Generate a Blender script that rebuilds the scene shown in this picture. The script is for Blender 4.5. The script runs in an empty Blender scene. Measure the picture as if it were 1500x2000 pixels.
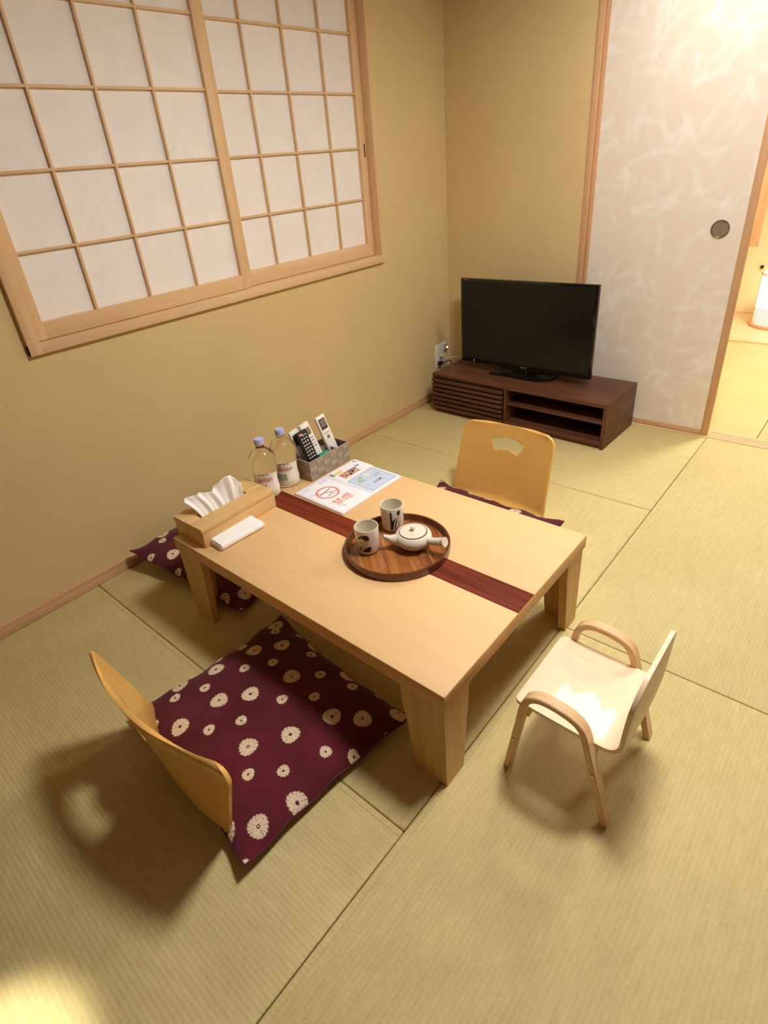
import bpy, bmesh, math, random
import numpy as np
from mathutils import Vector, Matrix
SC = bpy.context.scene
COL = SC.collection
PI = math.pi
random.seed(7)

# ------------------------------------------------------------------ camera
cd = bpy.data.cameras.new('camera'); cam = bpy.data.objects.new('camera', cd); COL.objects.link(cam)
Rw = Matrix(((0.7510645, 0.6542135, -0.0889200), (-0.2636462, 0.4206631, 0.8680629), (0.6053039, -0.6285278, 0.4884260))).transposed()
cam.matrix_world = Matrix.Translation((2.21371, -3.21515, 1.43)) @ Rw.to_4x4()
cd.sensor_fit = 'AUTO'; cd.sensor_width = 36.0
cd.lens = 1107.336 / 2000 * 36
cd.shift_x = (750 - 725.76) / 2000; cd.shift_y = -(1000 - 948.73) / 2000
cd.clip_start = 0.05; cd.clip_end = 50
SC.camera = cam
# ------------------------------------------------------------------ world, exposure
w = bpy.data.worlds.new('world'); SC.world = w; w.use_nodes = True
w.node_tree.nodes['Background'].inputs[0].default_value = (1, .87, .68, 1)
w.node_tree.nodes['Background'].inputs[1].default_value = 0.02
SC.view_settings.view_transform = 'Standard'; SC.view_settings.look = 'None'
SC.view_settings.exposure = 0.13; SC.view_settings.gamma = 1.0; SC.view_settings.use_curve_mapping = False
MAIN_LAMP = (1.84, -1.76, 2.36, 0.22, 84)
BACK_LAMP = (1.50, -0.50, 2.37, 0.15, 46)      # x, y, z, radius, emission strength
NEXT_LAMP = (2.15, 1.15, 2.34, 0.24, 98)
PATCH_SPOT = (1.36, -3.51, 2.415, 420)  # added spot out of view, brightens a patch of the near floor
LAMP_COL = (1.0, .945, .88)

# ------------------------------------------------------------------ materials
def mat(name, col=(.5, .5, .5), rough=.5, metal=0., spec=.5, coat=0., trans=0., emit=None, estr=0., ior=1.45):
    m = bpy.data.materials.new(name); m.use_nodes = True
    b = m.node_tree.nodes['Principled BSDF']
    b.inputs['Base Color'].default_value = (*col, 1); b.inputs['Roughness'].default_value = rough
    b.inputs['Metallic'].default_value = metal; b.inputs['Specular IOR Level'].default_value = spec
    b.inputs['Coat Weight'].default_value = coat; b.inputs['Transmission Weight'].default_value = trans
    b.inputs['IOR'].default_value = ior
    if emit: b.inputs['Emission Color'].default_value = (*emit, 1); b.inputs['Emission Strength'].default_value = estr
    return m
class NT:
    def __init__(s, m): s.m = m; s.t = m.node_tree; s.b = s.t.nodes['Principled BSDF']
    def n(s, typ, **kw):
        nd = s.t.nodes.new(typ)
        for k, v in kw.items():
            if k.startswith('i_'):
                nd.inputs[k[2:].replace('_', ' ')].default_value = v
            else: setattr(nd, k, v)
        return nd
    def l(s, a, b): s.t.links.new(a, b)
    def coords(s, scale=(1, 1, 1), rot=(0, 0, 0), loc=(0, 0, 0), kind='Object'):
        tc = s.n('ShaderNodeTexCoord'); mp = s.n('ShaderNodeMapping')
        mp.inputs['Scale'].default_value = scale; mp.inputs['Rotation'].default_value = rot; mp.inputs['Location'].default_value = loc
        s.l(tc.outputs[kind], mp.inputs[0]); return mp.outputs[0]
    def ramp(s, src, stops):
        r = s.n('ShaderNodeValToRGB'); e = r.color_ramp.elements
        while len(e) < len(stops): e.new(.5)
        for el, (p, c) in zip(e, stops): el.position = p; el.color = (*c, 1)
        s.l(src, r.inputs[0]); return r.outputs[0]
    def math(s, op, a, b=None, c=None):
        nd = s.n('ShaderNodeMath', operation=op)
        for i, v in enumerate((a, b, c)):
            if v is None: continue
            if isinstance(v, (int, float)): nd.inputs[i].default_value = v
            else: s.l(v, nd.inputs[i])
        return nd.outputs[0]
    def bump(s, h, strength=.2, dist=.002):
        bm_ = s.n('ShaderNodeBump'); bm_.inputs['Strength'].default_value = strength; bm_.inputs['Distance'].default_value = dist
        s.l(h, bm_.inputs['Height']); s.l(bm_.outputs[0], s.b.inputs['Normal'])
def wood(name, c1, c2, axis=0, rough=.4, scale=1., spec=.35, coat=0., fine=1., contrast=(.35, .65)):
    """grain runs along the given axis of the object"""
    m = mat(name, c1, rough, spec=spec, coat=coat); t = NT(m)
    sc = [26 * scale] * 3; sc[axis] = 1.6 * scale
    v = t.coords(tuple(sc))
    n1 = t.n('ShaderNodeTexNoise', i_Scale=1.0, i_Detail=6.0, i_Roughness=.62, i_Distortion=.6); t.l(v, n1.inputs['Vector'])
    sc2 = [190 * fine] * 3; sc2[axis] = 7 * fine
    n2 = t.n('ShaderNodeTexNoise', i_Scale=1.0, i_Detail=3.0, i_Roughness=.5); t.l(t.coords(tuple(sc2)), n2.inputs['Vector'])
    s = t.math('ADD', t.math('MULTIPLY', n1.outputs[0], .72), t.math('MULTIPLY', n2.outputs[0], .28))
    col = t.ramp(s, [(contrast[0], c2), (contrast[1], c1)])
    t.l(col, t.b.inputs['Base Color']); t.bump(n2.outputs[0], .06, .001)
    return m
M = {}
M['pine_x'] = wood('pale_pine_x', (.83, .60, .35), (.74, .48, .25), 1, .5)      # frames running along y
M['pine_z'] = wood('pale_pine_z', (.83, .60, .35), (.74, .48, .25), 2, .42)
M['cedar_z'] = wood('reddish_trim_z', (.70, .43, .23), (.58, .33, .17), 2, .5)
M['cedar_y'] = wood('reddish_trim_y', (.70, .44, .25), (.60, .35, .18), 1, .5)
M['cedar_x'] = wood('reddish_trim_x', (.70, .44, .25), (.60, .35, .18), 0, .5)
M['sill'] = wood('sill_wood', (.85, .64, .38), (.74, .50, .27), 0, .45)
M['table_top'] = wood('table_top_wood', (.80, .535, .265), (.745, .48, .225), 0, .5, scale=.8, contrast=(.3, .7))
M['table_edge'] = wood('table_edge_wood', (.66, .40, .18), (.55, .31, .12), 0, .4)
M['table_leg'] = wood('table_leg_wood', (.68, .45, .20), (.54, .33, .125), 2, .42, scale=.9)
M['inlay'] = wood('rosewood_inlay', (.310, .052, .018), (.085, .013, .006), 0, .6, scale=.7, spec=.15)
M['bent_ply'] = wood('honey_bent_ply', (.80, .47, .13), (.74, .42, .11), 2, .33, scale=.6, coat=.15, contrast=(.3, .7))
M['kid_ply'] = wood('birch_ply', (.92, .75, .53), (.86, .66, .43), 1, .36, scale=.5, coat=.18, contrast=(.3, .7))
M['kid_arm'] = wood('birch_laminate', (.82, .57, .33), (.72, .45, .23), 0, .3, coat=.3)
M['walnut'] = wood('walnut_veneer', (.165, .066, .034), (.075, .027, .014), 0, .42, scale=1.0)
M['walnut_y'] = wood('walnut_veneer_end', (.170, .070, .036), (.075, .027, .014), 1, .4)
M['tray_in'] = wood('tray_elm', (.46, .175, .045), (.12, .032, .010), 0, .3, scale=1.1, coat=.4, contrast=(.38, .60))
M['tray_rim'] = wood('tray_rim', (.16, .050, .017), (.10, .03, .011), 2, .3, coat=.4)
M['box_wood'] = wood('tissue_box_wood', (.80, .56, .27), (.68, .42, .17), 1, .42, contrast=(.36, .64))
M['ceil'] = wood('ceiling_boards', (.34, .235, .13), (.26, .17, .09), 1, .6)

def paper_wall(name, c1, c2):
    m = mat(name, c1, .9, spec=.2); t = NT(m)
    n = t.n('ShaderNodeTexNoise', i_Scale=240.0, i_Detail=2.0); t.l(t.coords(), n.inputs['Vector'])
    n2 = t.n('ShaderNodeTexNoise', i_Scale=3.0, i_Detail=3.0); t.l(t.coords(), n2.inputs['Vector'])
    s = t.math('ADD', t.math('MULTIPLY', n.outputs[0], .55), t.math('MULTIPLY', n2.outputs[0], .45))
    t.l(t.ramp(s, [(.38, c2), (.62, c1)]), t.b.inputs['Base Color']); t.bump(n.outputs[0], .25, .001)
    return m
M['wall'] = paper_wall('olive_wallpaper', (.745, .58, .29), (.695, .535, .265))
M['wall2'] = paper_wall('cream_wallpaper', (.80, .66, .38), (.76, .62, .35))

def tatami(name, axis, tint=1.0):
    """rush mat: ribs run along the given axis"""
    m = mat(name, (.5, .45, .2), .62, spec=.25); t = NT(m)
    ax = 1 - axis
    def wave(freq, a):
        v = t.coords()
        sx = t.n('ShaderNodeSeparateXYZ'); t.l(v, sx.inputs[0])
        return t.math('SINE', t.math('MULTIPLY', sx.outputs[a], freq * 2 * PI))
    rib = wave(1 / .0118, ax)
    rush = wave(1 / .0031, axis)
    sc = [60, 60, 60]; sc[axis] = 12
    n = t.n('ShaderNodeTexNoise', i_Scale=1.0, i_Detail=4.0, i_Roughness=.6); t.l(t.coords(tuple(sc)), n.inputs['Vector'])
    sc = [520, 520, 520]; sc[ax] = 60
    n3 = t.n('ShaderNodeTexNoise', i_Scale=1.0, i_Detail=2.0); t.l(t.coords(tuple(sc)), n3.inputs['Vector'])
    n2 = t.n('ShaderNodeTexNoise', i_Scale=2.2, i_Detail=2.0); t.l(t.coords(), n2.inputs['Vector'])
    s = t.math('ADD', t.math('MULTIPLY', n.outputs[0], .30), t.math('MULTIPLY', n3.outputs[0], .34))
    s = t.math('ADD', s, t.math('MULTIPLY', n2.outputs[0], .22))
    s = t.math('ADD', s, t.math('MULTIPLY_ADD', rib, .03, .07))
    a = tuple(x * tint for x in (.690, .580, .285)); b = tuple(x * tint for x in (.510, .420, .175))
    t.l(t.ramp(s, [(.34, b), (.64, a)]), t.b.inputs['Base Color'])
    t.bump(t.math('ADD', t.math('MULTIPLY', rib, .55), t.math('ADD', t.math('MULTIPLY', rush, .2), n3.outputs[0])), .26, .0010)
    return m
M['tat_x'] = tatami('tatami_rush_x', 0); M['tat_y'] = tatami('tatami_rush_y', 1)
M['tat_edge'] = mat('tatami_fold', (.56, .47, .21), .6)
M['underlay'] = mat('dark_underlay', (.06, .045, .02), .9)

def shoji():
    m = mat('shoji_paper', (.94, .91, .86), .8, spec=.15); t = NT(m)
    n = t.n('ShaderNodeTexNoise', i_Scale=7.0, i_Detail=6.0, i_Roughness=.65, i_Distortion=1.2); t.l(t.coords(), n.inputs['Vector'])
    t.l(t.ramp(n.outputs[0], [(.35, (.91, .87, .83)), (.65, (.95, .92, .88))]), t.b.inputs['Base Color'])
    return m
M['shoji'] = shoji()
M['bounce_cut'] = wood('bounce_cutting_dark_wood', (.16, .10, .05), (.10, .06, .03), 2, .6)  # dark finish added to the unseen walls to cut bounced light
def fusuma():
    m = mat('fusuma_paper', (.8, .74, .64), .75, spec=.2); t = NT(m)
    acc = None
    for k in range(7):
        a = k * PI / 7 + .23
        v = t.coords((1, 1, 1), (0, a, 0), (k * 3.7, 0, k * 1.9))
        mp = t.n('ShaderNodeMapping'); mp.inputs['Scale'].default_value = (4.6, .001, 20); t.l(v, mp.inputs[0])
        vo = t.n('ShaderNodeTexVoronoi', i_Scale=1.0, i_Randomness=1.0); t.l(mp.outputs[0], vo.inputs['Vector'])
        nd = t.n('ShaderNodeMapRange', i_From_Min=.44, i_From_Max=.20, i_To_Min=0., i_To_Max=1.); t.l(vo.outputs['Distance'], nd.inputs[0])
        sx = t.n('ShaderNodeSeparateColor'); t.l(vo.outputs['Color'], sx.inputs[0])
        g = t.math('MULTIPLY', nd.outputs[0], t.math('GREATER_THAN', sx.outputs[0], .35))
        g = t.math('MULTIPLY', g, t.math('MULTIPLY_ADD', sx.outputs[1], .5, .25))
        acc = g if acc is None else t.math('ADD', acc, t.math('MULTIPLY', g, .8))
    cl = t.n('ShaderNodeClamp'); t.l(acc, cl.inputs[0])
    n = t.n('ShaderNodeTexNoise', i_Scale=16.0, i_Detail=4.0); t.l(t.coords(), n.inputs['Vector'])
    f = t.math('MULTIPLY', cl.outputs[0], t.math('MULTIPLY_ADD', n.outputs[0], .7, .45))
    t.l(t.ramp(f, [(0., (.835, .745, .635)), (.9, (.905, .855, .785))]), t.b.inputs['Base Color'])
    t.l(t.math('MULTIPLY_ADD', f, -.25, .8), t.b.inputs['Roughness'])
    return m
M['fusuma'] = fusuma()
M['ceramic'] = mat('cream_crackle_ceramic', (.78, .72, .60), .18, coat=.5)
M['ink'] = mat('black_ink', (.018, .014, .012), .4)
M['ink_grey'] = mat('grey_brown_ink', (.16, .12, .09), .4)
M['glaze_line'] = mat('brown_glaze_line', (.12, .07, .06), .25)
M['tissue'] = mat('tissue_paper', (.93, .90, .86), .9, spec=.1)
M['towel'] = mat('white_terry', (.95, .95, .95), .95, spec=.1)
M['white'] = mat('white_plastic', (.86, .83, .78), .35)
M['paperw'] = mat('white_paper', (.93, .93, .97), .45)
M['film'] = mat('clear_file_film', (.90, .90, .96), .12, spec=.6)
M['blue'] = mat('pale_blue_print', (.56, .68, .88), .35)
M['bluel'] = mat('grey_blue_line', (.28, .36, .52), .4)
M['lilac'] = mat('lilac_print', (.72, .74, .95), .4)
M['red'] = mat('red_print', (.72, .16, .12), .4)
M['redpale'] = mat('faded_red_print', (.78, .27, .20), .4)
M['orange'] = mat('food_orange', (.70, .28, .15), .4)
M['yellow'] = mat('yellow_print', (.85, .72, .25), .4)
M['greenp'] = mat('green_print', (.35, .45, .22), .4)
M['purple'] = mat('purple_print', (.35, .2, .45), .4)
M['greyp'] = mat('grey_print', (.25, .27, .30), .4)
M['black'] = mat('black_gloss', (.006, .006, .006), .12, coat=.3)
M['blackm'] = mat('black_matte', (.014, .012, .011), .45)
M['screen'] = mat('dark_screen', (.010, .009, .008), .16, spec=.35)
M['lcd'] = mat('lcd_window', (.22, .19, .15), .2)
M['lcdd'] = mat('dark_lcd_window', (.055, .05, .045), .15)
M['green'] = mat('green_plastic', (.02, .30, .17), .4)
M['cap'] = mat('lavender_cap', (.45, .50, .84), .35)
M['metal'] = mat('brushed_metal', (.55, .50, .42), .3, metal=1.)
M['pull_in'] = mat('pull_recess', (.42, .35, .27), .35, metal=.6)
M['brass'] = mat('brass_screw', (.75, .55, .28), .3, metal=1.)
M['cordw'] = mat('white_cord', (.75, .68, .55), .5)
M['weave'] = mat('grey_woven_strip', (.33, .26, .20), .55)
M['weave2'] = mat('grey_woven_strip_light', (.40, .32, .245), .5)
M['weave_in'] = mat('basket_lining', (.20, .15, .115), .7)
M['led'] = mat('blue_white_led', (.8, .85, 1), .3, emit=(.75, .85, 1.), estr=6.)
M['diff'] = mat('lit_diffuser', (1, 1, 1), .5, emit=LAMP_COL, estr=1.)
def pet():
    m = mat('clear_pet', (.99, .99, .98), .03, trans=1., ior=1.18); return m
M['pet'] = pet()
M['labelw'] = mat('bottle_label_white', (.90, .84, .78), .4)
M['labelc'] = mat('bottle_label_cream', (.80, .74, .50), .4)
def diffuser(name, strength):
    m = mat(name, (1, 1, 1), .5, emit=LAMP_COL, estr=strength); return m

def dotted_cloth():
    m = mat('wine_shibori_cloth', (.13, .02, .05), .85, spec=.15); t = NT(m)
    at = t.n('ShaderNodeAttribute', attribute_name='dots')
    n = t.n('ShaderNodeTexNoise', i_Scale=9.0, i_Detail=3.0); t.l(t.coords(), n.inputs['Vector'])
    base = t.ramp(n.outputs[0], [(.35, (.090, .0120, .019)), (.65, (.125, .0160, .029))])
    mx = t.n('ShaderNodeMix', data_type='RGBA'); t.l(at.outputs['Fac'], mx.inputs[0]); t.l(base, mx.inputs[6]); mx.inputs[7].default_value = (.80, .66, .48, 1)
    t.l(mx.outputs[2], t.b.inputs['Base Color'])
    n2 = t.n('ShaderNodeTexNoise', i_Scale=500.0, i_Detail=1.0); t.l(t.coords(), n2.inputs['Vector']); t.bump(n2.outputs[0], .3, .001)
    t.b.inputs['Sheen Weight'].default_value = .15
    return m
M['cushion'] = dotted_cloth()

# ------------------------------------------------------------------ mesh helpers
class MB:
    def __init__(s): s.bm = bmesh.new()
    def box(s, x0, x1, y0, y1, z0, z1, bev=0., seg=2, T=None):
        c = Vector(((x0 + x1) / 2, (y0 + y1) / 2, (z0 + z1) / 2)); d = (abs(x1 - x0), abs(y1 - y0), abs(z1 - z0))
        r = bmesh.ops.create_cube(s.bm, size=1, matrix=Matrix.Translation(c) @ Matrix.Diagonal((*d, 1)))
        vs = r['verts']
        if T is not None: bmesh.ops.transform(s.bm, matrix=T, verts=vs)
        if bev > 0:
            es = list({e for v in vs for e in v.link_edges})
            bmesh.ops.bevel(s.bm, geom=es, offset=min(bev, min(d) * .45), segments=seg, affect='EDGES', profile=.5, clamp_overlap=True)
        return s
    def prism(s, pts, axis, a, b, T=None, bev=0.):
        """extrude the 2D outline pts along axis (0,1,2) from a to b"""
        def P(p, h):
            q = [p[0], p[1]]; q.insert(axis, h); return Vector(q)
        v0 = [s.bm.verts.new(P(p, a)) for p in pts]; v1 = [s.bm.verts.new(P(p, b)) for p in pts]
        n = len(pts); fs = [s.bm.faces.new(v0), s.bm.faces.new(v1[::-1])]
        for i in range(n): fs.append(s.bm.faces.new((v0[i], v1[i], v1[(i + 1) % n], v0[(i + 1) % n])))
        if T is not None: bmesh.ops.transform(s.bm, matrix=T, verts=v0 + v1)
        bmesh.ops.recalc_face_normals(s.bm, faces=fs)
        if bev > 0:
            es = list({e for v in v0 + v1 for e in v.link_edges})
            bmesh.ops.bevel(s.bm, geom=es, offset=bev, segments=2, affect='EDGES', clamp_overlap=True)
        return s
    def lathe(s, prof, seg=48, T=None):
        rings = []; new = []
        for r, z in prof:
            if r < 1e-6: v = [s.bm.verts.new((0, 0, z))]
            else: v = [s.bm.verts.new((r * math.cos(2 * PI * k / seg), r * math.sin(2 * PI * k / seg), z)) for k in range(seg)]
            rings.append(v); new += v
        fs = []
        for A, B in zip(rings[:-1], rings[1:]):
            if len(A) == 1 and len(B) == 1: continue
            for k in range(seg):
                a, a2, b, b2 = A[k % len(A)], A[(k + 1) % len(A)], B[k % len(B)], B[(k + 1) % len(B)]
                f = [a, a2, b2, b]; u = []
                for q in f:
                    if q not in u: u.append(q)
                if len(u) > 2: fs.append(s.bm.faces.new(u))
        if T is not None: bmesh.ops.transform(s.bm, matrix=T, verts=new)
        return s
    def tube(s, path, rad, seg=12, caps=True, closed=False):
        path = [Vector(p) for p in path]; n = len(path)
        rads = rad if isinstance(rad, (list, tuple)) else [rad] * n
        up = Vector((0, 0, 1)); rings = []; prev = None
        for i, p in enumerate(path):
            if closed: t = (path[(i + 1) % n] - path[i - 1]).normalized()
            else: t = (path[min(i + 1, n - 1)] - path[max(i - 1, 0)]).normalized()
            if prev is None:
                a = t.cross(up)
                if a.length < 1e-3: a = t.cross(Vector((1, 0, 0)))
                a.normalize()
            else: a = (prev - t * prev.dot(t)).normalized()
            prev = a; b = t.cross(a)
            rings.append([s.bm.verts.new(p + (a * math.cos(2 * PI * k / seg) + b * math.sin(2 * PI * k / seg)) * rads[i]) for k in range(seg)])
        pr = list(zip(rings[:-1], rings[1:])) + ([(rings[-1], rings[0])] if closed else [])
        for A, B in pr:
            for k in range(seg): s.bm.faces.new((A[k], A[(k + 1) % seg], B[(k + 1) % seg], B[k]))
        if caps and not closed: s.bm.faces.new(rings[0][::-1]); s.bm.faces.new(rings[-1])
        return s
    def strip(s, path, w0, w1, th, axis=1, bev=0.):
        """a bent flat bar: path is a list of 2D points in the plane across axis; w0..w1 is its extent along axis"""
        pts = [Vector(p) for p in path]; n = len(pts); L = []; Rr = []
        for i, p in enumerate(pts):
            t = (pts[min(i + 1, n - 1)] - pts[max(i - 1, 0)]).normalized(); nn = Vector((-t.y, t.x))
            L.append(p + nn * th / 2); Rr.append(p - nn * th / 2)
        return s.prism([tuple(q) for q in L + Rr[::-1]], axis, w0, w1, bev=0.) if bev == 0 else s.prism([tuple(q) for q in L + Rr[::-1]], axis, w0, w1, bev=bev)
    def quad(s, pts):
        s.bm.faces.new([s.bm.verts.new(p) for p in pts]); return s
    def poly(s, pts, z0, z1, T=None): return s.prism(pts, 2, z0, z1, T)
    def build(s, name, m, parent=None, smooth=35, loc=None, rot=None):
        bmesh.ops.recalc_face_normals(s.bm, faces=s.bm.faces[:])
        me = bpy.data.meshes.new(name); s.bm.to_mesh(me); s.bm.free()
        me.materials.append(M[m] if isinstance(m, str) else m)
        if smooth:
            me.polygons.foreach_set('use_smooth', [True] * len(me.polygons)); me.set_sharp_from_angle(angle=math.radians(smooth))
        o = bpy.data.objects.new(name, me); COL.objects.link(o)
        if parent is not None: o.parent = parent
        if loc: o.location = loc
        if rot: o.rotation_euler = rot
        return o
def mesh_obj(name, verts, faces, m, parent=None, smooth=True):
    me = bpy.data.meshes.new(name); me.from_pydata([tuple(v) for v in verts], [], faces); me.update()
    me.materials.append(M[m] if isinstance(m, str) else m)
    if smooth: me.polygons.foreach_set('use_smooth', [True] * len(me.polygons))
    o = bpy.data.objects.new(name, me); COL.objects.link(o)
    if parent is not None: o.parent = parent
    return o
def tag(o, label=None, cat=None, group=None, kind=None):
    if label: o['label'] = label
    if cat: o['category'] = cat
    if group: o['group'] = group
    if kind: o['kind'] = kind
    return o
def thing(name, loc, label, cat, rz=0., group=None):
    o = bpy.data.objects.new(name, None); COL.objects.link(o); o.empty_display_size = .05
    o.location = loc; o.rotation_euler = (0, 0, rz); return tag(o, label, cat, group)
def struct(name, loc=(0, 0, 0)):
    o = bpy.data.objects.new(name, None); COL.objects.link(o); o.location = loc; o.empty_display_size = .05
    o['kind'] = 'structure'; return o
def B(name, m, parent, x0, x1, y0, y1, z0, z1, bev=.001, T=None):
    return MB().box(x0, x1, y0, y1, z0, z1, bev, T=T).build(name, m, parent)
def copy_obj(o, parent=None, loc=None, rot=None):
    c = o.copy(); COL.objects.link(c)
    if parent is not None: c.parent = parent
    if loc is not None: c.location = loc
    if rot is not None: c.rotation_euler = rot
    return c
_txt = {}
def text_mesh(name, body, size, m, parent, T, thick=.0002):
    """flat printed lettering, T places it (local x = reading direction, local y = up)"""
    cu = bpy.data.curves.new(name, 'FONT'); cu.body = body; cu.size = size; cu.align_x = 'CENTER'; cu.align_y = 'CENTER'
    cu.extrude = thick; cu.resolution_u = 3; cu.offset = size * .006
    t = bpy.data.objects.new(name, cu); COL.objects.link(t)
    dg = bpy.context.evaluated_depsgraph_get(); me = bpy.data.meshes.new_from_object(t.evaluated_get(dg))
    bpy.data.objects.remove(t); me.name = name
    me.materials.clear(); me.materials.append(M[m]); me.transform(T)
    o = bpy.data.objects.new(name, me); COL.objects.link(o); o.parent = parent
    return o

# ------------------------------------------------------------------ room shell
XR, YF, ZC = 2.56, -3.56, 2.42            # right wall, front wall (behind the camera), ceiling
floor = MB().box(-.12, XR + .12, YF - .12, 2.9, -.10, -.032).build('floor', 'underlay'); floor['kind'] = 'structure'
def tmat(x0, x1, y0, y1, ax):
    g = .0012
    o = MB().box(x0 + g, x1 - g, y0 + g, y1 - g, -.032, 0, .004, 3).build('tatami_mat', 'tat_x' if ax == 0 else 'tat_y', floor)
    # folded long edges, each a slim raised strip of the mat
    e = MB()
    if ax == 0:
        for y in (y0 + g + .004, y1 - g - .018): e.box(x0 + .004, x1 - .004, y, y + .014, -.004, .0012, .0008, 1)
    else:
        for x in (x0 + g + .004, x1 - g - .018): e.box(x, x + .014, y0 + .004, y1 - .004, -.004, .0012, .0008, 1)
    e.build('folded_edge', 'tat_x' if ax == 1 else 'tat_y', o)
XS = 1.652
tmat(.012, XS, YF, -2.642, 0); tmat(.012, .83, -2.642, -.877, 1); tmat(.83, XS, -2.642, -.877, 1); tmat(.012, XS, -.877, 0, 0)
tmat(XS, XR, YF, -1.76, 1); tmat(XS, XR, -1.76, 0, 1)
tmat(1.00, 1.862, .102, 1.87, 1); tmat(1.862, 2.70, .102, 1.87, 1)
B('tokonoma_board', 'sill', floor, .90, 2.75, 1.872, 2.78, -.03, .012, .003)

# window wall (x = 0) with its opening, built of four slabs in one mesh
WY0, WY1, WZ0, WZ1 = -2.535, -.655, .985, 2.295
wl = MB()
wl.box(-.14, 0, YF, WY0, -.03, ZC); wl.box(-.14, 0, WY1, .06, -.03, ZC); wl.box(-.14, 0, WY0, WY1, -.03, WZ0); wl.box(-.14, 0, WY0, WY1, WZ1, ZC)
o = wl.build('wall_left', 'wall', smooth=0); o['kind'] = 'structure'
wb = MB(); wb.box(-.14, .856, 0, .12, -.03, ZC); wb.box(.856, XR, 0, .12, 2.16, ZC)
o = wb.build('wall_back', 'wall', smooth=0); o['kind'] = 'structure'
o = MB().box(XR, XR + .1, YF, .12, -.03, ZC).build('wall_right', 'bounce_cut', smooth=0); o['kind'] = 'structure'
o = MB().box(-.14, XR + .1, YF - .1, YF, -.03, ZC).build('wall_front', 'bounce_cut', smooth=0); o['kind'] = 'structure'
o = MB().box(-.14, XR + .1, YF - .1, .12, ZC, ZC + .06).build('ceiling', 'ceil', smooth=0); o['kind'] = 'structure'
# next room
w2 = MB(); w2.box(.86, .90, .12, 2.9, -.03, ZC); w2.box(2.75, 2.85, .12, 2.9, -.03, ZC); w2.box(XR + .1, 2.85, .02, .12, -.03, ZC)
o = w2.build('wall_next_room', 'wall2', smooth=0); o['kind'] = 'structure'
wn = MB().box(.86, 2.85, 2.78, 2.9, -.03, ZC).build('wall_alcove', 'wall2', smooth=0); wn['kind'] = 'structure'
o = MB().box(.86, 2.85, .12, 2.9, ZC, ZC + .06).build('ceiling_next_room', 'ceil', smooth=0); o['kind'] = 'structure'

# baseboards with a groove
def baseboard(name, m, x0, x1, y0, y1, ax):
    s = struct(name)
    if ax == 1:
        MB().prism([(0.0, -.001), (.013, -.001), (.013, .026), (.0105, .0275), (.0105, .0295), (.012, .031), (.012, .049), (.009, .053), (0, .053)], 1, y0, y1).build('board', m, s, smooth=30)
        s.location = (x0, 0, 0)
    else:
        MB().prism([(0.0, -.001), (-.013, -.001), (-.013, .026), (-.0105, .0275), (-.0105, .0295), (-.012, .031), (-.012, .049), (-.009, .053), (0, .053)], 0, x0, x1).build('board', m, s, smooth=30)
        s.location = (0, y1, 0)
    return s
baseboard('baseboard_left', 'cedar_y', 0, 0, YF, 0, 1)
baseboard('baseboard_back', 'cedar_x', .013, .856, 0, 0, 0)
s = struct('baseboard_right'); B('board', 'cedar_y', s, XR - .012, XR, YF, 0, 0, .053)

# ------------------------------------------------------------------ window_1: frame + two shoji sashes
win = struct('window_1', (0, 0, 0))
FX = .020
B('sill_board', 'pine_x', win, -.12, FX, -2.563, -.641, .961, .999, .0015)
B('head_board', 'pine_x', win, -.12, FX, -2.563, -.641, 2.285, 2.325, .0015)
B('jamb', 'pine_z', win, -.12, FX + .001, -2.563, -2.521, .962, 2.325, .0015)
B('jamb', 'pine_z', win, -.12, FX + .001, -.668, -.641, .962, 2.325, .0015)
# shadow groove line between sill and sash
def sash(name, y0, y1, xf, py0, py1, ms, rows, pz0=1.060, pz1=2.225):
    """xf = x of the front face; paper at the back; vertical bars ms, horizontal bars rows"""
    th = .030; xp = xf - .020
    f = MB()
    f.box(xf - th, xf, y0, py0, 1.001, 2.284, .0012); f.box(xf - th, xf, py1, y1, 1.001, 2.284, .0012)
    fr = f.build(name, 'pine_z', win)
    B('bottom_rail', 'pine_x', fr, xf - th, xf - .0006, py0, py1, 1.001, pz0, .001)
    B('top_rail', 'pine_x', fr, xf - th, xf - .0006, py0, py1, pz1, 2.284, .001)
    bw = .0045
    for y in ms: B('vertical_bar', 'pine_z', fr, xp, xp + .0135, y - bw, y + bw, pz0, pz1, .0006)
    for z in rows: B('horizontal_bar', 'pine_x', fr, xp, xp + .0120, py0, py1, z - bw, z + bw, .0006)
    ys = [py0] + ms + [py1]; zs = [pz0] + rows + [pz1]
    for a, b in zip(ys[:-1], ys[1:]):
        for c, d in zip(zs[:-1], zs[1:]):
            MB().box(xp - .0012, xp - .0002, a, b, c, d).build('paper_pane', 'shoji', fr, smooth=0)
    return fr
rows = [1.284, 1.517, 1.748, 1.982]
sash('shoji_sash', -2.521, -1.578, -.002, -2.482, -1.608, [-2.277, -2.052, -1.833], rows)
sr = sash('shoji_sash', -1.60, -.6685, -.030, -1.535, -.716, [-1.360, -1.141, -.915], rows, pz0=1.066)
B('finger_slot', 'blackm', sr, -.031, -.0292, -.688, -.680, 1.475, 1.535, .0004)
MB().box(-.135, -.11, WY0, WY1, WZ0, WZ1).build('outer_pane', 'shoji', win, smooth=0)

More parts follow.
